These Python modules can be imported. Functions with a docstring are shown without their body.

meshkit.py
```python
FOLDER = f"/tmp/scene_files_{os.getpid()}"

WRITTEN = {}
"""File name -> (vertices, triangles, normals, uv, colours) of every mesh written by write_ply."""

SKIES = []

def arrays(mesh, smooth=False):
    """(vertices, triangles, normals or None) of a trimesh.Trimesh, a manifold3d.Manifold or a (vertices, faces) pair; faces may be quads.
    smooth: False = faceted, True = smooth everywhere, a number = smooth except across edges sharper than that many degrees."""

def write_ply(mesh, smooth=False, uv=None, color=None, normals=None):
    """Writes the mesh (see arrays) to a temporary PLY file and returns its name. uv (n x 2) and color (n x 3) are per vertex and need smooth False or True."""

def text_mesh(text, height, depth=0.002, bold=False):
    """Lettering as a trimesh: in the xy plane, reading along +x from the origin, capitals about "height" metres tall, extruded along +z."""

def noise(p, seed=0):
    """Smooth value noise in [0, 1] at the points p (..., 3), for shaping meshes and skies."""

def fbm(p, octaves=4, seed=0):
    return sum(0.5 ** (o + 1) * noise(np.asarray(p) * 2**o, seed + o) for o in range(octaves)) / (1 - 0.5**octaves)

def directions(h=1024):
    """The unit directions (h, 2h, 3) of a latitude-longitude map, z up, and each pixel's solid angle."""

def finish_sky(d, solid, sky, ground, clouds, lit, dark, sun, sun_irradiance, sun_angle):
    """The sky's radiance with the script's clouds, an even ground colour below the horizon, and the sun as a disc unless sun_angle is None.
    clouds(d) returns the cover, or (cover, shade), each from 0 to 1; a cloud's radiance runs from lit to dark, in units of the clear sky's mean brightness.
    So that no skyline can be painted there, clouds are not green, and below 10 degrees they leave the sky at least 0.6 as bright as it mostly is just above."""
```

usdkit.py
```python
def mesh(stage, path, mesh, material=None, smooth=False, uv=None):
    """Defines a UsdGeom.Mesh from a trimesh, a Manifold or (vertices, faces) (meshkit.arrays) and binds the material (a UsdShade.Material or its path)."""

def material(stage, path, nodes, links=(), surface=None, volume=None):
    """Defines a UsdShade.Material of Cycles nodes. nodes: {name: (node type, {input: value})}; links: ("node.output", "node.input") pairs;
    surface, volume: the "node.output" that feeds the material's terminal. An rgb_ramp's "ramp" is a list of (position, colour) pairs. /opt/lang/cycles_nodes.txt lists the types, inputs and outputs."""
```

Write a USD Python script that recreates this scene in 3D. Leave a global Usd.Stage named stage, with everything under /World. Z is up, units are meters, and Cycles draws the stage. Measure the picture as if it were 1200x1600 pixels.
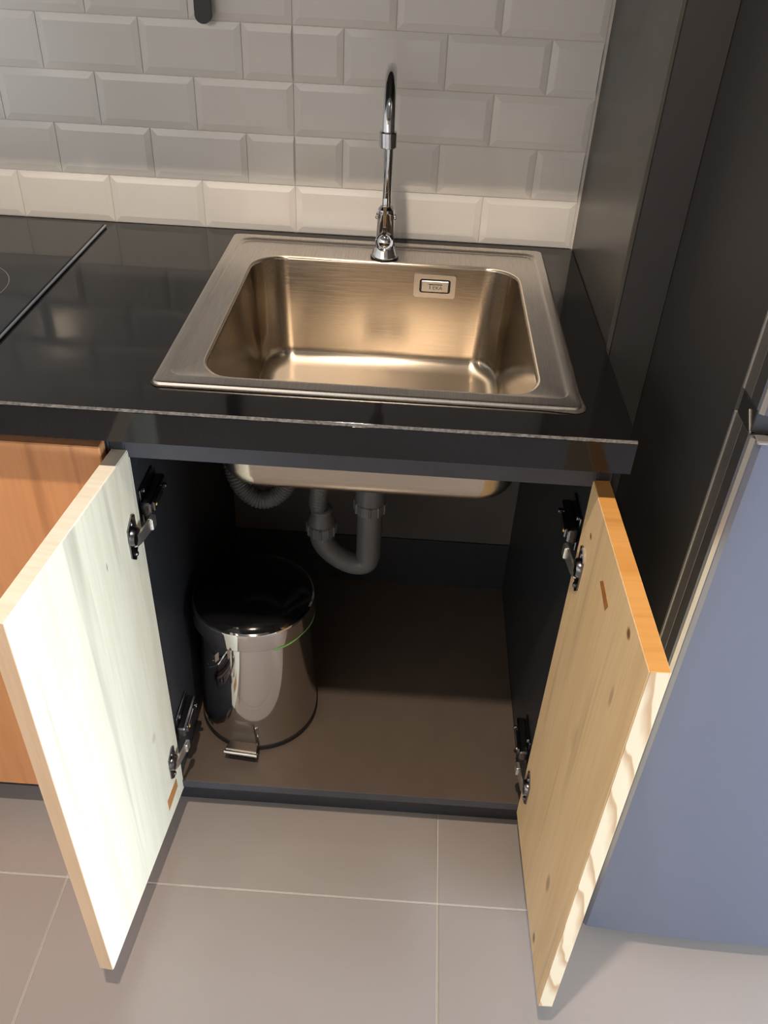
import math, random
import numpy as np, trimesh, manifold3d as m3
import usdkit, meshkit
from shapely.geometry import Polygon, box as sbox
from pxr import Usd, UsdGeom, UsdLux, UsdShade, Gf, Sdf, Vt

random.seed(7); rng = np.random.default_rng(7)
stage = Usd.Stage.CreateInMemory()
UsdGeom.SetStageUpAxis(stage, 'Z'); UsdGeom.SetStageMetersPerUnit(stage, 1.0)
W = UsdGeom.Xform.Define(stage, '/World'); stage.SetDefaultPrim(W.GetPrim())
UsdGeom.Scope.Define(stage, '/World/Looks')
H = 0.8374                      # height of the counter top; shapes below are drawn with the counter top at z = 0 and lifted by H

# ------------------------------------------------------------------ camera, lights, exposure
EXPOSURE = 0.0
CAM = (-0.2526153, -1.3925198, 0.4850825 + H)
RIGHT = np.array([0.99778, -0.06447, 0.0]); F_PX = 1331.07
def camera():
    cx, cy, cz = math.cos, math.sin, None
    rx, ry, rz = 0.6467099, 0.0167860, 0.0645144
    def rot(a, t):
        c, s = math.cos(t), math.sin(t)
        return np.array({'x': [[1,0,0],[0,c,-s],[0,s,c]], 'y': [[c,0,s],[0,1,0],[-s,0,c]], 'z': [[c,-s,0],[s,c,0],[0,0,1]]}[a])
    R = rot('z', rz) @ rot('y', ry) @ rot('x', rx)          # camera frame: x right, y down, z forward
    B = np.array([[1,0,0],[0,0,-1],[0,1,0]])
    A = (R @ B).T                                           # columns: right, down, forward in the world
    right, down, fwd = A[:,0], A[:,1], A[:,2]
    cam = UsdGeom.Camera.Define(stage, '/World/camera')
    m = Gf.Matrix4d(*right, 0, *(-down), 0, *(-fwd), 0, *CAM, 1)
    cam.AddTransformOp().Set(m)
    cam.CreateHorizontalApertureAttr(36.0); cam.CreateVerticalApertureAttr(48.0)
    cam.CreateFocalLengthAttr(36.0 * F_PX / 1200.0)
    cam.CreateClippingRangeAttr(Gf.Vec2f(0.02, 100)); cam.CreateFStopAttr(0.0)
    cam.CreateExposureAttr(EXPOSURE)
camera()
CEIL = 1.66                     # ceiling height above the counter top
DOWNLIGHTS = [                  # x, y, watts, colour, radius, label
    (-0.42, -1.24, 11.4, (1.0, 0.82, 0.64), 0.03, 'recessed ceiling downlight above the sink and counter front'),
    (-2.2, -2.95, 3.0, (1.0, 0.78, 0.54), 0.04, 'recessed ceiling downlight behind and left of the viewer'),
]
WINDOW_POWER, WINDOW_COLOR = 62.0, (0.72, 0.86, 1.0)
FRONT_POWER = 6.5
def light(path, kind, pos, rotxyz, color, power, **attrs):
    l = kind.Define(stage, path)
    x = UsdGeom.Xformable(l); x.AddTranslateOp().Set(Gf.Vec3d(*pos)); x.AddRotateXYZOp().Set(Gf.Vec3f(*rotxyz))
    l.CreateColorAttr(Gf.Vec3f(*color)); l.CreateIntensityAttr(power); l.CreateNormalizeAttr(True)
    for k, v in attrs.items(): getattr(l, f'Create{k}Attr')(v)
    return l

# ------------------------------------------------------------------ naming and grouping
taken = {}
def numbered(path):
    n = taken.get(path, 0); taken[path] = n + 1
    return path if n == 0 else f'{path}_{n:03d}'
def tag(prim, label=None, cat=None, group=None, kind=None):
    for k, v in (('label', label), ('category', cat), ('group', group), ('kind', kind)):
        if v: prim.SetCustomDataByKey(k, v)
def frame(loc, rot):
    M = np.eye(4)
    if rot is not None: M[:3, :3] = rot
    M[:3, 3] = np.array(loc) + [0, 0, H]
    return M
class Thing:
    """An Xform at the thing's base; its parts are drawn in world coordinates (counter top at z = 0), or in its own with local=True."""
    def __init__(s, name, label=None, cat=None, loc=(0, 0, -H), group=None, kind=None):
        s.path = numbered('/World/' + name); x = UsdGeom.Xform.Define(stage, s.path)
        x.AddTranslateOp().Set(Gf.Vec3d(loc[0], loc[1], loc[2] + H)); s.M = frame(loc, None); s.prim = x.GetPrim()
        tag(s.prim, label, cat, group, kind)
    def part(s, name, mesh, mat, smooth=30, parent=None, label=None, kind=None, local=False):
        v, f = vf(mesh)
        base = parent.path if parent is not None else s.path
        M = parent.M if parent is not None else s.M
        if not local: v = (v + [0, 0, H] - M[:3, 3]) @ M[:3, :3]
        pth = numbered(f'{base}/{name}')
        usdkit.mesh(stage, pth, trimesh.Trimesh(v, f, process=False), mat, smooth=smooth)
        p = Part(pth, M)
        tag(stage.GetPrimAtPath(pth), label, None, None, kind)
        return p
class Part:
    def __init__(s, path, M): s.path, s.M = path, M
class Frame(Part):
    """A group below a thing (or a part) with its own turn: the leaf of an opened door."""
    def __init__(s, thing, name, loc, rot):
        s.path = numbered(f'{thing.path}/{name}'); s.M = frame(loc, rot)
        L = np.linalg.inv(thing.M) @ s.M
        x = UsdGeom.Xform.Define(stage, s.path); x.AddTransformOp().Set(Gf.Matrix4d(*L.T.ravel().tolist())); s.prim = x.GetPrim()
def single(name, mesh, mat, label=None, cat=None, kind=None, smooth=30, group=None):
    v, f = vf(mesh); pth = numbered('/World/' + name)
    usdkit.mesh(stage, pth, trimesh.Trimesh(v + [0, 0, H], f, process=False), mat, smooth=smooth)
    tag(stage.GetPrimAtPath(pth), label, cat, group, kind)
    return Part(pth, frame((0, 0, -H), None))

# ------------------------------------------------------------------ mesh helpers
def vf(m):
    v, f, _ = meshkit.arrays(m); return np.array(v, float), np.array(f, int)
def join(*ms):
    return trimesh.util.concatenate([trimesh.Trimesh(*vf(m), process=False) for m in ms])
def cbox(x0, x1, y0, y1, z0, z1, c=0.0015):
    """A box with chamfered edges."""
    lo, hi = np.array([x0, y0, z0]), np.array([x1, y1, z1]); c = min(c, (hi - lo).min() * 0.45)
    if c <= 0: return trimesh.creation.box(bounds=[lo, hi])
    P = []
    for s in np.ndindex(2, 2, 2):
        q = np.where(np.array(s) == 1, hi, lo); d = np.where(np.array(s) == 1, -c, c)
        for k in range(3):
            t = q + d; t[k] = q[k]; P.append(t)
    return trimesh.convex.convex_hull(np.array(P))
def hull(P): return trimesh.convex.convex_hull(np.array(P, float))
def lathe(profile, centre=(0, 0, 0), n=64):
    m = trimesh.creation.revolve(np.array(profile, float), sections=n); m.apply_translation(centre); return m
def axis_to(m, d):
    """Turns a mesh built along +z so that it points along d."""
    m = m.copy(); m.apply_transform(trimesh.geometry.align_vectors([0, 0, 1], d)); return m
def cyl(a, b, r, n=32, c=0.0):
    a, b = np.array(a, float), np.array(b, float); L = np.linalg.norm(b - a)
    prof = [(0, 0), (r - c, 0), (r, c), (r, L - c), (r - c, L), (0, L)] if c else [(0, 0), (r, 0), (r, L), (0, L)]
    m = axis_to(lathe(prof, n=n), (b - a) / L); m.apply_translation(a); return m
def tube(P, r, n=20, caps=True):
    P = np.array(P, float); r = np.broadcast_to(r, len(P)).astype(float)
    T = np.gradient(P, axis=0); T /= np.linalg.norm(T, axis=1, keepdims=True)
    u = np.cross(T[0], [0, 0, 1.0]); u = np.cross(T[0], [1.0, 0, 0]) if np.linalg.norm(u) < .1 else u
    V = []; a = np.arange(n) * 2 * np.pi / n
    for p, t, rr in zip(P, T, r):
        u = u - t * (u @ t); u /= np.linalg.norm(u); w = np.cross(t, u)
        V.append(p + rr * (np.cos(a)[:, None] * u + np.sin(a)[:, None] * w))
    return loft(V, caps)
def loft(rings, caps=True, closed=False):
    n = len(rings[0]); V = np.vstack(rings); F = []; k = len(rings)
    i = np.arange(n); j = (i + 1) % n
    for a in range(k if closed else k - 1):
        b = (a + 1) % k
        F.append(np.stack([a*n+i, a*n+j, b*n+j], 1)); F.append(np.stack([a*n+i, b*n+j, b*n+i], 1))
    if caps and not closed:
        V = np.vstack([V, rings[0].mean(0), rings[-1].mean(0)])
        F.append(np.stack([j, i, np.full(n, k*n)], 1)); F.append(np.stack([(k-1)*n+i, (k-1)*n+j, np.full(n, k*n+1)], 1))
    m = trimesh.Trimesh(V, np.vstack(F), process=False)
    if m.volume < 0: m.invert()
    return m
def spline(P, n=60):
    from scipy.interpolate import CubicSpline
    P = np.array(P, float); t = np.r_[0, np.cumsum(np.linalg.norm(np.diff(P, axis=0), axis=1))]
    return CubicSpline(t, P)(np.linspace(0, t[-1], n))
def rrect(x0, x1, y0, y1, r, z, nc=10, ns=14):
    """A rounded rectangle sampled the same way whatever its size; z a number or a function of (x, y)."""
    P = []; C = [(x1-r, y1-r, 0), (x0+r, y1-r, 90), (x0+r, y0+r, 180), (x1-r, y0+r, 270)]
    for k, (cx, cy, a) in enumerate(C):
        t = np.radians(a + np.linspace(0, 90, nc)); arc = np.stack([cx + r*np.cos(t), cy + r*np.sin(t)], 1)
        nx = C[(k+1) % 4]; e = np.array([nx[0] + r*math.cos(math.radians(nx[2])), nx[1] + r*math.sin(math.radians(nx[2]))])
        side = arc[-1] + (e - arc[-1]) * np.linspace(0, 1, ns + 2)[1:-1, None]
        P += [arc, side]
    P = np.vstack(P); zz = np.array([z(*q) for q in P]) if callable(z) else np.full(len(P), z)
    return np.c_[P, zz]
def extrude(poly, depth, to=None):
    m = trimesh.creation.extrude_polygon(poly, depth, engine='earcut')
    if to is not None: m.apply_transform(to)
    return m
XZ = np.array([[1,0,0,0],[0,0,-1,0],[0,1,0,0],[0,0,0,1.0]])     # a drawing in (x, z), extruded towards -y
def cut(a, *bs):
    def man(m):
        v, f = vf(m); m = trimesh.Trimesh(v, f, process=True)
        return m3.Manifold(m3.Mesh(np.asarray(m.vertices, np.float32), np.asarray(m.faces, np.uint32)))
    r = man(a)
    for b in bs: r = r - man(b)
    return r

# ------------------------------------------------------------------ materials
def mat(name, nodes, links, surface='p.BSDF'):
    return usdkit.material(stage, '/World/Looks/' + name, nodes, links, surface=surface)
def plain(name, color, rough=0.5, metal=0.0, noise=0.0, scale=30.0, bump=0.0, bscale=None, stretch=(1, 1, 1), **kw):
    """One colour that wanders a little, with fine relief."""
    c = np.array(color, float)
    nodes = {'g': ('texture_coordinate', {}), 'm': ('mapping', {'scale': stretch}), 'n': ('noise_texture', {'scale': scale, 'detail': 4.0}),
             'r': ('rgb_ramp', {'ramp': [(0.3, tuple(c * (1 - noise))), (0.7, tuple(np.clip(c * (1 + noise), 0, 1)))]}),
             'p': ('principled_bsdf', {'roughness': rough, 'metallic': metal, **kw})}
    links = [('g.object', 'm.vector'), ('m.vector', 'n.vector'), ('n.fac', 'r.fac'), ('r.color', 'p.base_color')]
    if bump:
        nodes['n2'] = ('noise_texture', {'scale': bscale or scale * 4, 'detail': 3.0}); nodes['b'] = ('bump', {'strength': bump, 'distance': 0.001})
        links += [('m.vector', 'n2.vector'), ('n2.fac', 'b.height'), ('b.normal', 'p.normal')]
    return mat(name, nodes, links)
def wood(name, light_, mid, dark, rough=0.4, seed=0.0, knots=(), streak=0.35, axis='z', coat=0.0, wave=0.0, knot_col=(0.16, 0.07, 0.025)):
    """Pine: soft bands, fine lines and sparse dark streaks along the grain, glued-up strips of slightly different tone, knots where given (u, z, ru, rz, strength)."""
    st = {'z': (1, 1, .045), 'x': (.045, 1, 1), 'y': (1, .045, 1)}[axis]
    nodes = {'g': ('texture_coordinate', {}), 'm': ('mapping', {'scale': st, 'location': (seed, seed * .7, seed * 1.3)}),
             'w': ('noise_texture', {'scale': 15.0, 'detail': 3.0, 'distortion': 0.4}), 'f': ('noise_texture', {'scale': 160.0, 'detail': 2.0}),
             's': ('noise_texture', {'scale': 30.0, 'detail': 2.0, 'distortion': 0.6}),
             'r': ('rgb_ramp', {'ramp': [(0.28, mid), (0.5, light_), (0.75, light_)]}),
             'rf': ('rgb_ramp', {'ramp': [(0.35, (.94, .93, .91)), (0.6, (1, 1, 1))]}),
             'rs': ('rgb_ramp', {'ramp': [(0.0, (0, 0, 0)), (0.60, (0, 0, 0)), (0.72, (streak,)*3), (1, (streak,)*3)]}),
             'mf': ('mix', {'mix_type': 'multiply', 'fac': 1.0}), 'ms': ('mix', {'color2': dark}),
             'p': ('principled_bsdf', {'roughness': rough, 'coat_weight': coat, 'coat_roughness': 0.15}),
             'b': ('bump', {'strength': 0.12, 'distance': 0.0006})}
    links = [('g.object', 'm.vector'), ('m.vector', 'w.vector'), ('m.vector', 'f.vector'), ('m.vector', 's.vector'), ('w.fac', 'r.fac'), ('f.fac', 'rf.fac'), ('s.fac', 'rs.fac'),
             ('r.color', 'mf.color1'), ('rf.color', 'mf.color2'), ('mf.color', 'ms.color1'), ('rs.color', 'ms.fac'), ('f.fac', 'b.height'), ('b.normal', 'p.normal')]
    last = 'ms.color'
    for k, (u, y, z, ru, rz, s) in enumerate(knots):
        nodes[f'km{k}'] = ('mapping', {'scale': (1 / ru, 0.0, 1 / rz), 'location': (-u / ru, 0, -z / rz)})
        nodes[f'kl{k}'] = ('vector_math', {'math_type': 'length'})
        nodes[f'kr{k}'] = ('rgb_ramp', {'ramp': [(0, (s,)*3), (0.45, (s,)*3), (1.0, (0, 0, 0))]})
        nodes[f'kx{k}'] = ('mix', {'color2': knot_col})
        links += [('g.object', f'km{k}.vector'), (f'km{k}.vector', f'kl{k}.vector1'), (f'kl{k}.value', f'kr{k}.fac'), (f'kr{k}.color', f'kx{k}.fac'), (last, f'kx{k}.color1')]
        last = f'kx{k}.color'
    links.append((last, 'p.base_color'))
    return mat(name, nodes, links)
def grain_edge(name, light_, dark, seed=0.0, scale=14.0, stretch=(1, 1, .35), rough=0.45):
    """A sawn edge with wide wavy growth rings."""
    nodes = {'g': ('texture_coordinate', {}), 'm': ('mapping', {'scale': stretch, 'location': (seed, 0, seed)}),
             'w': ('wave_texture', {'wave_type': 'bands', 'bands_direction': 'diagonal', 'profile': 'saw', 'scale': scale, 'distortion': 5.0, 'detail': 2.0, 'detail_scale': 1.2}),
             'r': ('rgb_ramp', {'ramp': [(0, light_), (0.55, light_), (0.85, dark), (0.93, dark), (1.0, light_)]}), 'p': ('principled_bsdf', {'roughness': rough})}
    return mat(name, nodes, [('g.object', 'm.vector'), ('m.vector', 'w.vector'), ('w.fac', 'r.fac'), ('r.color', 'p.base_color')])
def brushed(name, color, rough, axis, var=0.03, aniso=0.9, floor_rough=None):
    """Brushed metal: fine lines along one axis that change the roughness and the relief."""
    st = {'x': (.02, 1, 1), 'y': (1, .02, 1), 'z': (1, 1, .02)}[axis]
    nodes = {'g': ('texture_coordinate', {}), 'm': ('mapping', {'scale': st}), 'n': ('noise_texture', {'scale': 900.0, 'detail': 2.0}), 'ge': ('geometry', {}),
             'cr': ('vector_math', {'math_type': 'cross_product', 'vector2': {'x': (1, .15, 0), 'y': (.15, 1, 0), 'z': (.1, .1, 1)}[axis]}),
             'r': ('rgb_ramp', {'ramp': [(0.2, (rough - var,)*3), (0.8, (rough + var,)*3)]}), 'b': ('bump', {'strength': 0.012, 'distance': 0.0003}),
             'p': ('principled_bsdf', {'base_color': color, 'metallic': 1.0, 'anisotropic': aniso})}
    links = []
    if floor_rough:                                          # the bottom of a pressed bowl is ground coarser than its walls
        nodes['dz'] = ('vector_math', {'math_type': 'dot_product', 'vector2': (0, 0, 1)}); nodes['rz'] = ('rgb_ramp', {'ramp': [(0, (0, 0, 0)), (.55, (0, 0, 0)), (.95, (floor_rough - rough,)*3), (1, (floor_rough - rough,)*3)]})
        nodes['ad'] = ('math', {'math_type': 'add'}); links = [('ge.normal', 'dz.vector1'), ('dz.value', 'rz.fac'), ('r.color', 'ad.value1'), ('rz.color', 'ad.value2'), ('ad.value', 'p.roughness')]
    else: links = [('r.color', 'p.roughness')]
    return mat(name, nodes, links + [('g.object', 'm.vector'), ('m.vector', 'n.vector'), ('n.fac', 'r.fac'), ('n.fac', 'b.height'), ('b.normal', 'p.normal'),
                             ('ge.normal', 'cr.vector1'), ('cr.vector', 'p.tangent')])

WHITE_PAINT = plain('white_paint', (.74, .72, .69), 0.7, noise=.02, bump=.05)
CEILING_PAINT = plain('ceiling_paint', (.20, .20, .20), 0.8, noise=.02)
GROUT = plain('wall_grout', (.62, .59, .56), 0.8, noise=.04, scale=80)
TILE = [plain(f'glazed_tile_{k}', c, 0.12, noise=.015, scale=6, bump=.10, bscale=14, ior=1.5) for k, c in (('plain', (.70, .68, .66)), ('warm', (.705, .682, .657)), ('cool', (.695, .678, .662)))]
FLOOR_TILE = [plain(f'floor_tile_{k}', c, 0.22, noise=.03, scale=3, bump=.02, bscale=90) for k, c in (('grey', (.315, .277, .262)), ('taupe', (.308, .272, .255)))]
FLOOR_GROUT = plain('floor_grout', (.50, .47, .44), 0.8, noise=.05)
GRANITE = mat('black_granite', {'g': ('texture_coordinate', {}), 'n': ('noise_texture', {'scale': 700.0, 'detail': 2.0}),
    'r': ('rgb_ramp', {'ramp': [(0.0, (.005, .005, .006)), (0.68, (.006, .006, .007)), (0.80, (.03, .03, .03)), (1, (.08, .08, .08))]}),
    'p': ('principled_bsdf', {'roughness': 0.07, 'ior': 1.45})}, [('g.object', 'n.vector'), ('n.fac', 'r.fac'), ('r.color', 'p.base_color')])
ARRIS = plain('granite_arris', (.13, .126, .122), 0.9, noise=.5, scale=260, specular_ior_level=.1)
CARCASS = plain('charcoal_laminate', (.022, .023, .027), 0.42, noise=.12, scale=60, bump=.06, bscale=400)
CARCASS_EDGE = plain('charcoal_edge', (.052, .054, .068), 0.4, noise=.08, scale=60)
SHELF = plain('taupe_laminate', (.105, .080, .066), 0.42, noise=.05, scale=30, bump=.04, bscale=300)
BACKWALL = plain('grey_back_board', (.075, .064, .058), 0.7, noise=.08, scale=12)
STEEL = brushed('brushed_steel', (.52, .455, .375), 0.19, 'x', floor_rough=0.46)
STEEL_DECK = brushed('brushed_steel_deck', (.60, .56, .52), 0.32, 'y', aniso=.5)
CHROME = plain('chrome', (.66, .66, .68), 0.05, 1.0)
CHROME_SATIN = plain('satin_nickel', (.78, .76, .73), 0.36, 1.0, noise=.05)
DARK_METAL = plain('dark_hinge_metal', (.20, .20, .22), 0.25, 1.0, noise=.15, scale=90)
BRASS = plain('brass_screw', (.62, .44, .20), 0.25, 1.0)
POLISHED = plain('polished_steel', (.66, .63, .61), 0.06, 1.0)
PEDAL = plain('pedal_dark_steel', (.24, .21, .19), 0.25, 1.0)
BLACK_PLASTIC = plain('black_plastic', (.010, .010, .011), 0.45, noise=.1)
BLACK_GLOSS = plain('black_gloss_plastic', (.006, .006, .007), 0.10)
PIPE = plain('grey_black_pipe', (.085, .087, .092), 0.38, noise=.06, scale=20)
GREEN = plain('green_bag_film', (.16, .42, .12), 0.3)
GLASS_BLACK = plain('black_hob_glass', (.006, .006, .008), 0.05)
PRINT_GREY = plain('printed_ring_grey', (.16, .16, .17), 0.3)
BLUE_TRIM = plain('hob_trim_metal', (.45, .50, .58), 0.22, 1.0)
PIER = plain('grey_panel_paint', (.068, .064, .058), 0.34, 0.35, noise=.10, scale=9, bump=.03)
FRIDGE_SIDE = plain('fridge_side_paint', (.022, .021, .022), 0.5, noise=.04, scale=20, bump=.05, bscale=500)
FRIDGE_EDGE = plain('fridge_door_edge', (.085, .08, .08), 0.35, 0.3)
FRIDGE_DARK = plain('fridge_gasket', (.025, .025, .027), 0.5)
FRIDGE_FRONT = plain('fridge_front_silver', (.165, .18, .24), 0.34, 0.5, noise=.01, scale=500)
TRIM_LIGHT = plain('fridge_trim_strip', (.36, .345, .33), 0.3, 0.6)
SEAL = plain('brown_sealant', (.045, .038, .030), 0.7, noise=.5, scale=200)

# ------------------------------------------------------------------ the room
XL, XR, YF = -2.6, 1.5, -3.3
FL = -H
def room():
    fl = single('floor', cbox(XL, XR, YF, 0, FL - .05, FL - .0012, 0), FLOOR_GROUT, kind='structure', smooth=False)
    gx, gy, T, g = -0.7489, -0.6745, 0.60, 0.0012
    n = 0
    for i in range(-4, 5):
        for j in range(-5, 3):
            x0, x1, y0, y1 = gx + T*i + g, gx + T*(i+1) - g, gy + T*j + g, gy + T*(j+1) - g
            x0, x1, y0, y1 = max(x0, XL), min(x1, XR), max(y0, YF), min(y1, 0)
            if x1 - x0 < .02 or y1 - y0 < .02: continue
            v, f = vf(cbox(x0, x1, y0, y1, FL - .008, FL, .0008))
            p = numbered(fl.path + '/tile'); usdkit.mesh(stage, p, trimesh.Trimesh(v + [0, 0, H], f, process=False), FLOOR_TILE[n % 2], smooth=False); n += 1
    wb = single('wall_back', cbox(XL, XR, 0, .12, FL - .05, CEIL, 0), GROUT, kind='structure', smooth=False)
    P, Q, gr, bev, th = .15, .075, .0007, .010, .0030
    for k in range(0, 9):
        z0, z1 = Q*k + gr, Q*(k+1) - gr
        cuts = [-P*i for i in range(0, 10)] if k % 2 == 0 else sorted({0.0, -.45, *[-P*(i+.5) for i in range(0, 10)]}, reverse=True)
        for b, a in zip(cuts[:-1], cuts[1:]):
            x0, x1 = a + gr, b - gr
            bl = bev if not (k % 2 and abs(a + .45) < 1e-6) else .0015; br = bev if not (k % 2 and (abs(b + .45) < 1e-6 or b > -1e-6)) else .0015
            e = rng.normal(0, .00012, 4)
            pts = [(x0,0,z0),(x1,0,z0),(x1,0,z1),(x0,0,z1)] + [(x0,-.0012,z0),(x1,-.0012,z0),(x1,-.0012,z1),(x0,-.0012,z1)] + \
                  [(x0+bl,-th+e[0],z0+bev),(x1-br,-th+e[1],z0+bev),(x1-br,-th+e[2],z1-bev),(x0+bl,-th+e[3],z1-bev)]
            v, f = vf(hull(pts)); p = numbered(wb.path + '/tile')
            usdkit.mesh(stage, p, trimesh.Trimesh(v + [0, 0, H], f, process=False), TILE[int(rng.integers(3))], smooth=4)
    single('ceiling', cbox(XL, XR, YF, 0, CEIL, CEIL + .1, 0), CEILING_PAINT, kind='structure', smooth=False)
    single('wall_left', cbox(XL - .1, XL, YF, 0, FL, CEIL, 0), WHITE_PAINT, kind='structure', smooth=False)
    fx0, fx1, fz0, fz1 = -2.3, -.5, .05, 1.25
    single('wall_front', cut(cbox(XL, XR, YF - .1, YF, FL, CEIL, 0), cbox(fx0, fx1, YF - .3, YF + .1, fz0, fz1, 0)), WHITE_PAINT, kind='structure', smooth=False)
    y0, y1, z0, z1 = -2.45, -0.90, -.76, -.10
    single('wall_right', cut(cbox(XR, XR + .12, YF, 0, FL, CEIL, 0), cbox(XR - .1, XR + .3, y0, y1, z0, z1, 0)), WHITE_PAINT, kind='structure', smooth=False)
    w = Thing('window_1', kind='structure', loc=(XR + .06, (y0 + y1)/2, z0))
    for a, b, c, d in ((y0, y1, z0, z0+.05), (y0, y1, z1-.05, z1), (y0, y0+.05, z0+.05, z1-.05), (y1-.05, y1, z0+.05, z1-.05), ((y0+y1)/2-.025, (y0+y1)/2+.025, z0+.05, z1-.05)):
        w.part('frame', cbox(XR + .03, XR + .08, a, b, c, d, .003), WHITE_PAINT)
    PANE = mat('window_pane', {'t': ('transparent_bsdf', {}), 'q': ('glossy_bsdf', {'roughness': 0.0}), 'fr': ('fresnel', {'IOR': 1.45}), 'x': ('mix_closure', {})},
               [('fr.fac', 'x.fac'), ('t.BSDF', 'x.closure1'), ('q.BSDF', 'x.closure2')], surface='x.closure')
    for a, b in ((y0+.05, (y0+y1)/2-.025), ((y0+y1)/2+.025, y1-.05)):
        w.part('pane', cbox(XR + .052, XR + .058, a, b, z0+.05, z1-.05, 0), PANE)
    light(w.path + '/daylight', UsdLux.RectLight, (.10, 0, (z1 - z0)/2), (0, 90, 0), WINDOW_COLOR, WINDOW_POWER, Width=z1 - z0, Height=y1 - y0)
    w = Thing('window_2', kind='structure', loc=((fx0 + fx1)/2, YF - .05, fz0))
    for a, b, c, d in ((fx0, fx1, fz0, fz0+.05), (fx0, fx1, fz1-.05, fz1), (fx0, fx0+.05, fz0+.05, fz1-.05), (fx1-.05, fx1, fz0+.05, fz1-.05), ((fx0+fx1)/2-.025, (fx0+fx1)/2+.025, fz0+.05, fz1-.05)):
        w.part('frame', cbox(a, b, YF - .08, YF - .03, c, d, .003), WHITE_PAINT)
    for a, b in ((fx0+.05, (fx0+fx1)/2-.025), ((fx0+fx1)/2+.025, fx1-.05)):
        w.part('pane', cbox(a, b, YF - .058, YF - .052, fz0+.05, fz1-.05, 0), PANE)
    light(w.path + '/daylight', UsdLux.RectLight, (0, -.08, (fz1 - fz0)/2), (90, 0, 0), (1.0, .92, .82), FRONT_POWER, Width=fx1 - fx0, Height=fz1 - fz0)
    single('trim_1', cbox(0.0042, .0102, -.362, 0, FL, CEIL, .001), PIER, kind='structure')
    single('trim_2', cbox(.0104, .0653, -.3610, -.345, FL, CEIL, .001), FRIDGE_SIDE, kind='structure')
    EMIT = mat('lamp_lens', {'e': ('emission', {'color': (1, .85, .65), 'strength': 6.0})}, [], surface='e.emission')
    for x, y, pw, col, r, lab in DOWNLIGHTS:
        t = Thing('ceiling_downlight', lab, 'ceiling light', loc=(x, y, CEIL))
        t.part('trim_ring', lathe([(.036, 0), (.036, -.004), (.050, -.006), (.052, -.003), (.052, 0)], (x, y, CEIL), 40), WHITE_PAINT)
        t.part('lens', lathe([(0, -.0005), (.0355, -.0005), (.0355, -.0002), (0, -.0002)], (x, y, CEIL), 40), EMIT)
        light(t.path + '/lamp', UsdLux.DiskLight, (0, 0, -.008), (0, 0, 0), col, pw, Radius=r)
room()

# ------------------------------------------------------------------ the overhead cupboard (above the picture, its shade falls on the tiles)
def wall_cabinet():
    t = Thing('wall_cabinet', 'charcoal wall cupboard hanging above the tiled splashback', 'cabinet', loc=(-.7, -.16, .515))
    t.part('body', cbox(-1.36, .0, -.325, -.006, .515, 1.30, .001), CARCASS)
    for a, b in ((-1.358, -.682), (-.678, -.002)):
        t.part('door', cbox(a, b, -.345, -.327, .515, 1.30, .0015), CARCASS_EDGE)
wall_cabinet()

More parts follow.
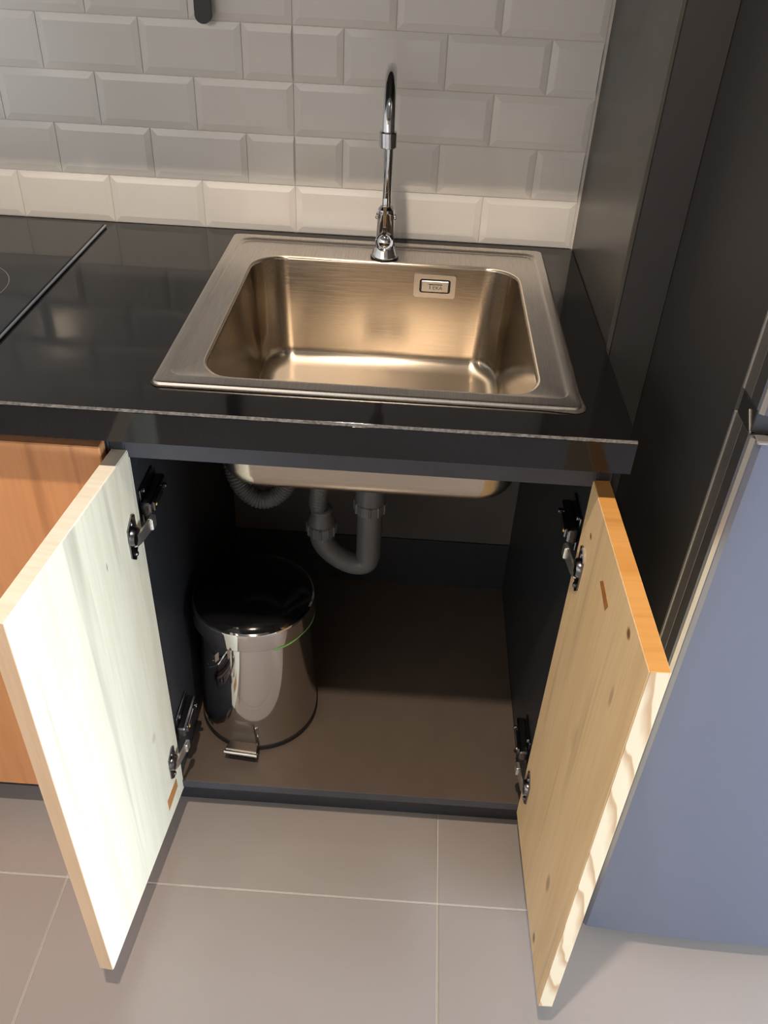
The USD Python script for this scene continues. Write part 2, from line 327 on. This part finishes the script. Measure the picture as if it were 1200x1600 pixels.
# ------------------------------------------------------------------ counter, sink, tap, hob
SX0, SX1, SY0, SY1 = -.5463, -.0503, -.5374, -.0339
BX0, BX1, BY0, BY1 = -.4960, -.0958, -.5112, -.1143
CD, CT = .5951, .0422
def counter():
    t = Thing('countertop', 'polished black granite worktop with a pale worn front edge', 'countertop', loc=(-.6, -.3, -CT))
    slab = hull([(x, y, z) for x in (-1.42, .0026) for y, z in ((-.0008, -.0005), (-.0008, -CT), (-CD, -CT), (-CD, -.0034), (-CD + .0034, -.0005))])
    hole = cbox(BX0 - .012, BX1 + .012, BY0 - .008, BY1 + .012, -.2, .1, 0)
    t.part('slab', cut(slab, hole), GRANITE, smooth=False)
    n = 90; xs = np.linspace(-1.42, .0026, n); rings = []
    for x in xs:
        a = abs(rng.normal(0, .00025)); rings.append(np.array([(x, -CD - .0003, -.0024 - a), (x, -CD + .0021 + a, .0000), (x, -CD + .002, -.0032)]))
    t.part('front_arris', loft(rings), ARRIS, smooth=False, label='pale unpolished front edge')
counter()
def sink():
    t = Thing('kitchen_sink', 'square brushed steel inset sink with one deep bowl', 'sink', loc=(-.2983, -.2857, 0))
    b = 0.0005; top = .0052
    def deck(x, y):            # the deck lies lower than the border at the back and the sides, and meets it at the front
        s = np.clip((y + .520) / .018, 0, 1); return top - .0040 * s * s * (3 - 2*s)
    D = .168; R = []
    R += [rrect(SX0, SX1, SY0, SY1, .010, 0.0), rrect(SX0, SX1, SY0, SY1, .010, .0022), rrect(SX0+.0012, SX1-.0012, SY0+.0012, SY1-.0012, .009, .0044),
          rrect(SX0+.0035, SX1-.0035, SY0+.004, SY1-.0035, .007, top)]
    R += [rrect(SX0+.0140, SX1-.0115, SY0+.018, SY1-.0170, .020, top)]
    R += [rrect(SX0+.0155, SX1-.0130, SY0+.0185, SY1-.0185, .019, lambda x, y: deck(x, y)*.5 + top*.5), rrect(SX0+.0190, SX1-.0165, SY0+.0190, SY1-.0220, .018, deck)]
    lip = lambda x, y: deck(x, y)
    R += [rrect(BX0-.004, BX1+.004, BY0-.004, BY1+.004, .052, lip)]
    for a in (20, 45, 70):
        q = .004 * math.cos(math.radians(a))**0 * (1 - math.sin(math.radians(a))); dz = .004 * (1 - math.cos(math.radians(a)))
        R.append(rrect(BX0-q, BX1+q, BY0-q, BY1+q, .050, lambda x, y, dz=dz: deck(x, y) - dz))
    ins = lambda z: .010 * (-z / D)
    z_f = -D + .026
    for z in (-.004, -.03, -.08, z_f):
        i = ins(z); R.append(rrect(BX0+i, BX1-i, BY0+i, BY1-i, .048, z))
    i0 = ins(z_f)
    for a in (15, 30, 45, 60, 75, 90):
        q = .026 * (1 - math.cos(math.radians(a))); z = z_f - .026 * math.sin(math.radians(a)); R.append(rrect(BX0+i0+q, BX1-i0-q, BY0+i0+q, BY1-i0-q, max(.048 - q*.7, .02), z))
    c = np.array([-.296, -.31]); last = R[-1]
    for s, dz in ((.7, -.001), (.4, -.002)):
        q = last.copy(); q[:, :2] = c + (q[:, :2] - c) * s; q[:, 2] = -D + dz; R.append(q)
    ang = np.arctan2(last[:, 1]-c[1], last[:, 0]-c[0])
    q = last.copy(); q[:, 0] = c[0] + .046*np.cos(ang); q[:, 1] = c[1] + .046*np.sin(ang); q[:, 2] = -D - .0035; R.append(q)
    inner_n = len(R)
    # outside of the bowl, back up to the underside of the rim
    q2 = q.copy(); q2[:, 2] -= .0015; R.append(q2)
    th = .0012
    for a in (90, 75, 60, 45, 30, 15):
        k = .026 * (1 - math.cos(math.radians(a))); z = z_f - (.026 + th) * math.sin(math.radians(a)); R.append(rrect(BX0+i0+k-th, BX1-i0-k+th, BY0+i0+k-th, BY1-i0-k+th, max(.048 - k*.7, .02) + th, z))
    for z in (z_f, -.03, -.006):
        i = ins(z) - th; R.append(rrect(BX0+i, BX1-i, BY0+i, BY1-i, .049, z))
    R.append(rrect(BX0-.006, BX1+.006, BY0-.006, BY1+.006, .052, 0.0))
    n = len(R[0])
    # deck and bowl as two parts that share the line of the lip
    k = 7
    t.part('rim', loft(R[:k+1], caps=False), STEEL_DECK, smooth=35)
    m = loft(R[k:], caps=False)
    t.part('bowl', m, STEEL, smooth=35)
    # drain and overflow
    t.part('drain_flange', lathe([(.046, -D-.0035), (.046, -D-.002), (.040, -D-.0025), (.036, -D-.009), (.030, -D-.012), (0, -D-.012), (0, -D-.017), (.046, -D-.017)], (c[0], c[1], 0), 48), CHROME_SATIN)
    t.part('strainer', join(lathe([(0, -D-.011), (.030, -D-.011), (.032, -D-.008), (.029, -D-.006), (.012, -D-.008), (.010, -D+.001), (.007, -D+.003), (0, -D+.003)], (c[0], c[1], 0), 40)), CHROME)
    yb = BY1 - .0032
    pl = sbox(-.2515, -.0495, -.1865, -.0125).buffer(-.004).buffer(.004); op = sbox(-.2425, -.0415, -.1945, -.0195).buffer(-.004).buffer(.004)
    M = XZ.copy(); M[1, 3] = yb + .001
    fr = t.part('overflow_plate', extrude(pl.difference(op), .0032, M), STEEL_DECK)
    M2 = XZ.copy(); M2[1, 3] = yb + .004
    t.part('overflow_slot', extrude(op.buffer(.001), .0042, M2), BLACK_PLASTIC)
    t.part('overflow_cover', cbox(-.2400, -.1972, yb - .0046, yb - .0005, -.0392, -.0215, .0012), CHROME_SATIN)
    tx = meshkit.text_mesh('T', .0085, .0006); tx2 = meshkit.text_mesh('EKA', .0058, .0006)
    w1 = tx.bounds[1][0]; tx2.apply_translation([w1 + .0008, 0, 0])
    bar = cbox(w1*.5, tx2.bounds[1][0], .0072, .0085, 0, .0006, 0)
    lg = join(tx, tx2, bar); ww = lg.bounds[1][0]; lg.apply_translation([-ww/2, -.00425, 0])
    lg.apply_transform(XZ); lg.apply_translation([-.2186, yb - .0044, -.0305])
    t.part('embossed_lettering', lg, DARK_METAL, smooth=False)
    pts = np.array([(x, y, .0004) for x, y, _ in rrect(SX0-.0008, SX1+.0008, SY0-.0008, SY1+.0008, .011, 0)])
    rr = [.0009 + .0003*abs(rng.normal()) + (.0030 if (np.hypot(p_[0]-SX1, p_[1]-SY0) < .012) else 0) for p_ in pts]
    pts = np.vstack([pts, pts[:1]]); rr = rr + rr[:1]
    m = tube(pts, np.array(rr), 6); m.vertices[:, 2] *= .5
    t.part('sealant', m, SEAL, label='brown sealant around the rim')
sink()
def faucet():
    x, y = -.3000, -.0935; z0 = .0024
    t = Thing('faucet', 'tall chrome gooseneck tap behind the sink bowl', 'faucet', loc=(x, y, z0))
    t.part('base', lathe([(0, z0), (.0205, z0), (.0208, z0+.002), (.0196, z0+.006), (.0165, z0+.014), (.0145, z0+.022), (.0135, z0+.030), (.0135, .070), (.0125, .076), (.009, .080), (0, .080)], (x, y, 0), 56), CHROME)
    t.part('gasket', lathe([(0, z0-.0002), (.0216, z0-.0002), (.0216, z0+.0012), (0, z0+.0012)], (x, y, 0), 48), BLACK_PLASTIC)
    for s in (-1, 1):
        t.part('side_knob', join(cyl((x + s*.008, y, .064), (x + s*.0155, y, .066), .0052, 20, .0012)), CHROME)
    kn = t.part('valve_knob', axis_to(lathe([(0, 0), (.0120, 0), (.0135, .004), (.0145, .009), (.0145, .013), (.0128, .0150), (.0110, .0142), (.0105, .0128), (.0095, .0128), (.0085, .0150), (.0055, .0168), (0, .0172)], n=48), (0, -1, 0.25)).apply_translation((x + .0002, y - .009, .030)), CHROME)
    lv = [(x - .0012, y - .0205, .046), (x - .0012, y - .022, .062), (x - .0012, y - .0225, .080), (x - .0012, y - .0215, .097)]
    L = []
    for k, q in enumerate(spline(lv, 14)):
        w, d = .0024, .0016; L.append(q + np.array([(-w, -d, 0), (w, -d, 0), (w*1.1, 0, 0), (w, d, 0), (-w, d, 0), (-w*1.1, 0, 0)]))
    t.part('lever', join(loft(L), cyl((x - .0012, y - .012, .047), (x - .0012, y - .0225, .046), .0038, 16, .0008)), CHROME)
    R = .070; zc = .207
    P = [(x, y, z) for z in np.linspace(.076, zc, 12)] ; A = [(x + .0035*(1-math.cos(a))/2, y - R + R*math.cos(a), zc + R*math.sin(a)) for a in np.linspace(0, math.pi, 41)[1:]]
    E = [(x + .0035, y - 2*R, z) for z in (zc - .004,)]
    PP = np.array(P + A + E); r = np.r_[np.full(12, .0070), np.linspace(.0070, .0081, 40), [.0081]]
    t.part('spout', tube(PP, r, 28), CHROME)
    t.part('aerator', lathe([(.0060, .1985), (.0108, .1985), (.0114, .1995), (.0114, .2165), (.0104, .2178), (.0080, .2178)], (x + .0035, y - 2*R, 0), 40), CHROME)
faucet()
def hob():
    t = Thing('hob', 'black glass hob with a thin metal edge at the left end of the worktop', 'hob', loc=(-1.05, -.28, 0))
    x1, x0, y0, y1 = -.7605, -1.34, -.535, -.029
    t.part('glass', cbox(x0, x1, y0, y1, .0, .0048, .0012), GLASS_BLACK)
    t.part('edge_trim', cbox(x1 + .0002, x1 + .0042, y0, y1, .0, .0042, .0012), BLUE_TRIM)
    for cx, cy, r in ((-.905, -.31, .096), (-1.19, -.38, .09), (-1.19, -.15, .07)):
        t.part('zone_ring', lathe([(r-.0012, .0047), (r, .0047), (r, .00495), (r-.0012, .00495)], (cx, cy, 0), 80), PRINT_GREY, smooth=False)
hob()

# ------------------------------------------------------------------ base cabinets
YFc, ZB, ZT = -.542, -.7466, -.0430
IX0, IX1 = -.588, -.018
FT = .0170
DW, DT, DZT, DZB = .3060, .0206, -.0885, -.7682
PINE_L = wood('pine_pale', (.76, .70, .55), (.64, .57, .43), (.28, .24, .17), seed=1.3, streak=.45, knots=[(.072, 0, -.55, .008, .012, .25), (.105, 0, -.19, .002, .008, .6)])
PINE_R = wood('pine_tan', (.84, .60, .34), (.76, .52, .27), (.33, .20, .10), seed=4.1, streak=.3,
              knots=[(.0423, 0, -.1413, .006, .005, .9), (.2347, 0, -.1111, .008, .008, .9), (.2388, 0, -.1998, .006, .020, .4), (.217, 0, -.6065, .010, .022, .55), (.2239, 0, -.7418, .008, .012, .9), (.165, 0, -.36, .012, .03, .15)])
PINE_O = wood('pine_orange', (.72, .34, .15), (.64, .28, .11), (.26, .09, .03), seed=2.2, streak=.5, rough=.35, coat=.3, knots=[(-.845, 0, -.715, .012, .016, .9)])
TOP_L = wood('pine_top_edge_pale', (.93, .90, .80), (.88, .82, .70), (.70, .56, .40), seed=6.0, axis='y', streak=.3)
TOP_R = wood('pine_top_edge_orange', (.80, .42, .13), (.72, .34, .09), (.40, .16, .04), seed=8.0, axis='y', streak=.4, coat=.2)
END_R = grain_edge('pine_end_rings', (.60, .49, .34), (.42, .27, .15), seed=3.0, scale=24.0, stretch=(1, 1, .28))
END_L = wood('pine_end_plain', (.60, .41, .26), (.55, .36, .22), (.40, .24, .12), seed=9.0)
PLUG = wood('pine_plug', (.45, .20, .06), (.36, .14, .04), (.2, .07, .02), seed=5.0)
def hinge_leaf(t, fr, side, zc):
    """The half of a hidden hinge that is screwed to the door (door frame: x along the door from its hinge edge, y out of the inner face, z up)."""
    s = 1
    pl = Polygon([(.018, zc+.030), (.026, zc+.034), (.0425, zc+.020), (.0425, zc-.024), (.032, zc-.034), (.018, zc-.012)]).buffer(-.002).buffer(.002)
    base = extrude(pl, .0020, XZ.copy()); base.vertices[:, 1] *= -1; base.invert()
    cup = lathe([(0, 0), (.013, 0), (.013, .003), (.011, .0065), (.004, .0075), (0, .0075)], n=28); cup.apply_transform(trimesh.geometry.align_vectors([0, 0, 1], [0, 1, 0])); cup.apply_translation((.031, .001, zc+.004))
    scr = [cyl((.031, .001, zc + d), (.031, .0042, zc + d), .0036, 14, .0008) for d in (-.024, .024)]
    t.part('hinge_plate', join(base, cup, *scr), DARK_METAL, parent=fr, local=True, label='grey metal hinge plate on the inner face')
    arm = []
    for u, y in ((.036, .006), (.027, .0088), (.015, .0098), (.004, .0108), (-.005, .0115)):
        arm.append(np.array([(u - .0008, y + .0016, zc - .009), (u + .0008, y - .0016, zc - .009), (u + .0008, y - .0016, zc + .008), (u - .0008, y + .0016, zc + .008)]))
    strap = loft(arm)
    tipb = cbox(-.014, .000, .0085, .0155, zc - .0095, zc + .0085, .0015)
    t.part('hinge_arm', join(strap, tipb), CHROME_SATIN, parent=fr, local=True, label='bright bent hinge arm')
def hinge_mount(t, side, zc):
    """The half on the inside of the cabinet: a channel with side lugs and screws."""
    x = IX0 if side < 0 else IX1; d = 1 if side < 0 else -1
    X = lambda a, b: (min(x + d*a, x + d*b), max(x + d*a, x + d*b))
    ch = [cbox(*X(0, .003), -.522, -.462, zc - .026, zc + .026, .001), cbox(*X(.002, .016), -.528, -.455, zc - .010, zc + .010, .0025), cbox(*X(.014, .019), -.520, -.480, zc - .007, zc + .007, .0015)]
    ring = [cyl((x + d*.002, yy, zc + dz), (x + d*.0058, yy, zc + dz), .0042, 16, .001) for yy, dz in ((-.510, .019), (-.510, -.019))]
    slot = [cyl((x + d*.016, -.470, zc), (x + d*.0215, -.470, zc), .0038, 14, .001)]
    t.part('hinge_mount', join(*ch, *ring, *slot), DARK_METAL, label='dark metal hinge mount on the cabinet side')
    t.part('hinge_screw', join(cyl((x + d*.015, -.512, zc), (x + d*.0205, -.512, zc), .0034, 14, .001)), BRASS)
def leaf(t, side, hx, hy, th, inner, top, end):
    """An opened door; its frame has x along the leaf away from the hinge, y out of the inner face."""
    if side > 0: u = np.array([-math.cos(th), -math.sin(th), 0]); nin = np.array([u[1], -u[0], 0])
    else: u = np.array([math.cos(th), -math.sin(th), 0]); nin = np.array([-u[1], u[0], 0])
    z = np.array([0, 0, 1.0])
    # right-handed frame (u, y, z): mirrored doors keep y pointing in or out
    y = np.cross(z, u); s = 1 if y @ nin > 0 else -1
    fr = Frame(t, 'door', (hx, hy, 0), np.stack([u, y, z], 1))
    Y = lambda a, b: (min(s*a, s*b), max(s*a, s*b))          # a, b measured out of the inner face, negative into the wood
    P = lambda nm, m, mt, **k: t.part(nm, m, mt, parent=fr, local=True, **k)
    P('panel', cbox(0, DW - .0006, *Y(-DT, 0), DZB, DZT - .0006, .0012), inner)
    P('top_edge', cbox(.0004, DW - .0004, *Y(-DT + .0006, -.0006), DZT - .0012, DZT, .0004), top, label='top edge of the door' )
    P('front_edge', cbox(DW - .0012, DW, *Y(-DT + .0006, -.0006), DZB + .0004, DZT - .0004, .0004), end, label='sawn front edge of the door')
    flip = np.diag([1, s, 1, 1.0])
    class Sub:                                                # mirrors the fittings where the frame's y points out of the outer face
        path = fr.path; M = fr.M
        def part(_, nm, m, mt, parent=None, local=True, **k):
            v, f = vf(m); m = trimesh.Trimesh(v, f, process=False)
            if s < 0: m.apply_transform(flip); m.invert() if m.volume < 0 else None
            return t.part(nm, m, mt, parent=fr, local=True, **k)
    return fr, Sub(), s, Y, P
def sink_cabinet():
    t = Thing('base_cabinet', 'charcoal sink cabinet standing with both pine doors wide open', 'cabinet', loc=(-.303, -.3, -H))
    zt = -.0428
    t.part('side_panel', cbox(IX0 - .018, IX0, YFc, -.008, ZB - FT, zt, .0008), CARCASS)
    t.part('side_panel', cbox(IX1, IX1 + .018, YFc, -.008, ZB - FT, zt, .0008), CARCASS)
    t.part('bottom_panel', cbox(IX0 + .0002, IX1 - .0002, YFc + .0006, -.0075, ZB - FT, ZB, .0006), SHELF, label='taupe cabinet floor')
    t.part('bottom_edge', cbox(IX0, IX1, YFc - .0002, YFc + .0008, ZB - FT + .0004, ZB - .0003, .0002), CARCASS_EDGE)
    t.part('top_rail', cbox(IX0 + .0002, IX1 - .0002, YFc, YFc + .016, -.0993, zt, .0008), CARCASS_EDGE)
    t.part('back_panel', cbox(IX0 + .0002, IX1 - .0002, -.0080, -.0022, -.625, zt, .0003), BACKWALL, label='grey board at the back')
    t.part('back_rail', cbox(IX0 + .0002, IX1 - .0002, -.0110, -.0030, ZB + .0002, -.6255, .0005), CARCASS)
    t.part('plinth', cbox(IX0 - .018, IX1 + .018, -.512, -.496, -H, ZB - FT - .0003, .0008), CARCASS)
    for side in (-1, 1):
        for zc in (-.190, -.640): hinge_mount(t, side, zc)
    fr, sub, s, Y, P = leaf(t, -1, -.5838, -.5379, 1.66093, PINE_L, TOP_L, END_L)
    for zc in (-.205, -.665): hinge_leaf(sub, fr, -1, zc)
    P('wood_patch', join(hull([(u, s*v, z) for u, z in ((.0255, -.7110), (.0250, -.7325), (.0665, -.7400), (.0668, -.7145)) for v in (-.001, .0004)])), PLUG, label='orange wood patch')
    fr, sub, s, Y, P = leaf(t, 1, -.0223, -.5424, 1.59488, PINE_R, TOP_R, END_R)
    for zc in (-.205, -.660): hinge_leaf(sub, fr, 1, zc)
    P('wood_patch', join(hull([(u, s*v, z) for u, z in ((.1143, -.1487), (.1250, -.1385), (.1606, -.1441), (.1543, -.1570)) for v in (-.001, .0003)])), PLUG, label='brown wood patch')
sink_cabinet()
def left_cabinet():
    t = Thing('base_cabinet', 'charcoal base cabinet left of the sink cabinet, its orange pine door shut', 'cabinet', loc=(-1.0, -.3, -H))
    a, b = -1.41, -.6064; zt = -.0428
    t.part('side_panel', cbox(a, a + .018, YFc, -.008, ZB - FT, zt, .0008), CARCASS)
    t.part('side_panel', cbox(b - .018, b, YFc, -.008, ZB - FT, zt, .0008), CARCASS)
    t.part('bottom_panel', cbox(a + .018, b - .018, YFc, -.008, ZB - FT, ZB, .0006), SHELF)
    t.part('top_rail', cbox(a + .018, b - .018, YFc, YFc + .016, -.0993, zt, .0008), CARCASS_EDGE)
    t.part('plinth', cbox(a, b, -.512, -.496, -H, ZB - FT - .0003, .0008), CARCASS)
    t.part('door', cbox(-1.008, -.6100, -.5624, -.5428, -.7575, -.0740, .0015), PINE_O, label='orange pine door')
    t.part('door', cbox(-1.408, -1.011, -.5624, -.5428, -.7575, -.0740, .0015), PINE_O, label='orange pine door')
left_cabinet()

# ------------------------------------------------------------------ waste pipes
def drain():
    D = .168; x, y = -.298, -.30; xb = -.3765
    t = Thing('drain_pipe', 'dark plastic waste trap with ribbed hose under the sink bowl', 'drain pipe', loc=(x, y, -.45))
    t.part('tail_piece', lathe([(.0, -.1866), (.030, -.1866), (.030, -.200), (.024, -.206), (.024, -.335), (0, -.335)], (x, y, 0), 40), PIPE)
    def nut(cx, cz, r, h):
        a = np.linspace(0, 2*np.pi, 96, endpoint=False); rr = r + .0016 * ((a * 12 / (2*np.pi)) % 1 < .22)
        ring = lambda z, k=1.0: np.stack([cx + rr*k*np.cos(a), y + rr*k*np.sin(a), 0*a + z], 1)
        return loft([ring(cz - h/2, .9), ring(cz - h/2 + .002), ring(cz + h/2 - .002), ring(cz + h/2, .9)])
    t.part('nut', nut(x, -.327, .0255, .021), PIPE)
    t.part('nut', nut(xb, -.379, .0235, .022), PIPE)
    t.part('down_pipe', lathe([(0, -.33), (.0205, -.33), (.0205, -.4330), (.0195, -.434), (0, -.434)], (x, y, 0), 40), PIPE)
    xm = (x + xb)/2; R = (x - xb)/2
    A = [(x, y, -.428), (x, y, -.434)] + [(xm + R*math.cos(a), y, -.436 - .030*math.sin(a) + .040*(1-math.cos(a))/2) for a in np.linspace(0, math.pi, 30)] + [(xb, y, -.388)]
    t.part('trap_bend', tube(spline(A, 50), .0188, 28), PIPE)
    t.part('reducer', lathe([(0, -.39), (.021, -.39), (.022, -.372), (.0205, -.362), (.0170, -.352), (.0160, -.346), (.0175, -.345), (.0175, -.340), (.0150, -.338), (0, -.336)], (xb, y, 0), 36), PIPE)
    C = [(xb, y, -.342), (xb - .001, y, -.29), (-.386, -.292, -.248), (-.405, -.286, -.246), (-.427, -.292, -.288), (-.446, -.300, -.318), (-.470, -.302, -.329), (-.496, -.300, -.318), (-.514, -.293, -.288), (-.528, -.250, -.246), (-.545, -.150, -.222), (-.558, -.040, -.220), (-.558, -.012, -.220)]
    Q = spline(C, 640); k = np.arange(640); r = .0145 + .0010*np.sin(k * 2*np.pi / 5.0)
    t.part('ribbed_hose', tube(Q, r, 18), PIPE, smooth=60)
drain()

# ------------------------------------------------------------------ pedal bin
def pedal_bin():
    cx, cy, z0 = -.4815, -.3685, ZB
    t = Thing('pedal_bin', 'small chrome pedal bin with a black domed lid', 'trash can', loc=(cx, cy, z0))
    L = lambda prof, n=96: lathe([(r, z0 + z) for r, z in prof], (cx, cy, 0), n)
    t.part('base_ring', L([(0, .0), (.1022, .0), (.1032, .002), (.1032, .010), (.1015, .012), (0, .012)]), BLACK_PLASTIC)
    t.part('body', L([(0, .0105), (.1018, .0105), (.1022, .020), (.1010, .050), (.0985, .100), (.0955, .150), (.0925, .200), (.0905, .246), (0, .246)]), POLISHED)
    t.part('lid_band', L([(.0895, .2415), (.1008, .2415), (.1016, .2430), (.1012, .272), (.1000, .2755), (.0970, .2775), (.094, .2765), (.090, .270)]), POLISHED, label='polished band of the lid')
    t.part('lid', L([(.0, .262), (.0962, .262), (.0962, .2772), (.090, .2835), (.075, .2895), (.05, .2945), (.02, .2965), (0, .297)]), BLACK_GLOSS, label='glossy black domed lid')
    a = np.radians(np.linspace(-62, 26, 50)); r = .0992
    t.part('bag_edge', tube(np.stack([cx + r*np.cos(a), cy + r*np.sin(a), z0 + .2395 + .0012*np.sin(a*9)], 1), .0024, 8), GREEN, label='green edge of the bin bag')
    # pedal at the front
    d = np.array([-.093, -.9957]); e = np.array([-d[1], d[0]])
    q = lambda r_, w, z: (cx + d[0]*r_ + e[0]*w, cy + d[1]*r_ + e[1]*w, z0 + z)
    br = [[q(.0985, -.017, .066), q(.0985, .017, .066), q(.1035, .017, .066), q(.1035, -.017, .066)], [q(.100, -.021, .034), q(.100, .021, .034), q(.1075, .021, .034), q(.1075, -.021, .034)], [q(.1015, -.022, .026), q(.1015, .022, .026), q(.108, .022, .026), q(.108, -.022, .026)]]
    t.part('pedal_bracket', loft([np.array(b) for b in br]), PEDAL, smooth=8)
    pr = []
    for r_, z, w, h in ((.106, .0275, .024, .005), (.112, .0275, .0265, .007), (.125, .0270, .0285, .008), (.1285, .0250, .0285, .008), (.1300, .0210, .0275, .004)):
        pr.append(np.array([q(r_, -w, z - h/2), q(r_, -w + .002, z - h), q(r_, w - .002, z - h), q(r_, w, z - h/2), q(r_, w - .002, z), q(r_, -w + .002, z)]))
    t.part('pedal', loft(pr), PEDAL, smooth=6)
    t.part('pedal_lip', tube([q(.1288, w, .0225) for w in np.linspace(-.0285, .0285, 12)], .0036, 14), POLISHED, label='bright rolled front edge of the pedal')
    t.part('pedal_foot', hull([q(r_, w, z) for r_, w in ((.098, -.022), (.098, .022), (.126, -.022), (.126, .022)) for z in (.0006, .009)]), BLACK_PLASTIC)
    # wire carrying handle folded down at the left front
    ang = math.radians(244); h = np.array([math.cos(ang), math.sin(ang)]); g = np.array([-h[1], h[0]])
    k = lambda r_, w, z: np.array((cx + h[0]*r_ + g[0]*w, cy + h[1]*r_ + g[1]*w, z0 + z))
    t.part('handle_bracket', join(hull([k(r_, w, z) for r_, w in ((.0895, .006), (.0955, .006), (.0895, .016), (.0955, .016)) for z in (.214, .238)]), hull([k(r_, w, z) for r_, w in ((.091, -.016), (.0965, -.016), (.091, -.010), (.0965, -.010)) for z in (.193, .210)])), POLISHED)
    arc = [k(.0945, .012, .228), k(.103, .010, .219), k(.106, .003, .206), k(.107, -.007, .196), k(.106, -.018, .188), k(.101, -.024, .186)]
    t.part('wire_handle', tube(spline(arc, 30), .0019, 10), CHROME)
pedal_bin()

# ------------------------------------------------------------------ fridge
def fridge():
    x0, x1, yb, yf = .0655, .665, -.04, -.660
    t = Thing('refrigerator', 'tall silver fridge with dark grey sides and two doors', 'refrigerator', loc=(.365, -.35, -H))
    zb, ztop = -.795, .80
    t.part('body', cbox(x0, x1, yf, yb, -.80, ztop, .003), FRIDGE_SIDE)
    for sx in (x0 + .05, x1 - .05):
        for sy in (-.62, -.09): t.part('foot', cyl((sx, sy, -H), (sx, sy, -.799), .018, 20, .002), BLACK_PLASTIC)
    t.part('kick_grille', cbox(x0 + .01, x1 - .01, -.645, -.61, -H + .004, -.7985, .002), FRIDGE_DARK)
    def door(za, zb_, nm):
        xs = np.linspace(x0, x1, 33); w = (xs - (x0 + x1)/2) / ((x1 - x0)/2)
        yfr = -.7165 - .013 * (1 - w**2)
        poly = [(x0, -.7035), (x0 + .003, -.7120), (x0 + .009, -.7168)] + [(x, y_) for x, y_ in zip(xs[1:-1], yfr[1:-1]) if x0 + .012 < x < x1 - .012] + [(x1 - .009, -.7168), (x1 - .003, -.7120), (x1, -.7035)]
        m = extrude(Polygon(poly), zb_ - za); m.apply_translation((0, 0, za)); 
        d = t.part(nm, m, FRIDGE_FRONT, smooth=25)
        t.part('door_liner', cbox(x0, x1, -.7033, -.684, za, zb_, .0005), FRIDGE_DARK)
        t.part('door_side', cbox(x0, x1, -.6838, -.6645, za, zb_, .0005), FRIDGE_EDGE)
        t.part('trim_strip', cbox(x0 - .0010, x0 + .002, -.6643, -.6605, za, zb_, .0004), TRIM_LIGHT, label='pale strip at the door joint')
        t.part('trim_strip', hull([(x0 - .0004, -.7085, z) for z in (za, zb_)] + [(x0 - .0004, -.7108, z) for z in (za, zb_)] + [(x0 + .0034, -.7140, z) for z in (za, zb_)] + [(x0 + .004, -.7090, z) for z in (za, zb_)]), TRIM_LIGHT, label='pale strip along the door corner')
    door(-.790, .083, 'door'); door(.108, ztop, 'door')
    t.part('grip_recess', cbox(x0 - .0002, x1, -.7060, -.665, .0832, .1078, .001), BLACK_PLASTIC, label='black finger grip between the two doors')
    t.part('grip_lip', cbox(x0 + .004, x1 - .004, -.7185, -.7050, .0795, .0836, .0012), TRIM_LIGHT)
    t.part('grip_cap', hull([(x, y_, z) for x in (x0 - .0010, x0 + .004) for y_, z in ((-.7060, .0840), (-.6900, .0990), (-.6900, .1010), (-.7060, .0860))]), TRIM_LIGHT)
fridge()

# ------------------------------------------------------------------ the black handle hanging at the top
def utensil():
    t = Thing('kitchen_utensil', 'black rounded utensil handle hanging against the white tiles', 'utensil', loc=(-.5740, -.020, .297))
    x, w = -.5738, .0118
    P = Polygon([(x - w, .31), (x + w, .31), (x + w*.86, .50), (x - w*.86, .50)]).union(Polygon([(x + w*math.cos(a), .309 + w*.95*math.sin(a)) for a in np.linspace(math.pi, 2*math.pi, 24)] + [(x + w, .312), (x - w, .312)]))
    M = XZ.copy(); M[1, 3] = -.0145
    m = extrude(P, .009, M)
    t.part('handle', m, BLACK_PLASTIC, smooth=40)
    t.part('shank', cyl((x, -.019, .49), (x, -.019, .60), .0045, 18), CHROME_SATIN)
    k = single('wall_hook', join(cyl((x, -.004, .612), (x, -.028, .612), .004, 14, .001), cyl((x, -.0042, .612), (x, -.0075, .612), .012, 24, .001)), CHROME_SATIN, 'steel hook on the tiled wall holding a black utensil', 'hook')
    t.part('hanging_loop', tube([(x + .011*math.sin(a), -.019, .605 - .004 - .011*math.cos(a) + .011) for a in np.linspace(-math.pi*.98, math.pi*.98, 30)], .0018, 8), CHROME_SATIN)
utensil()
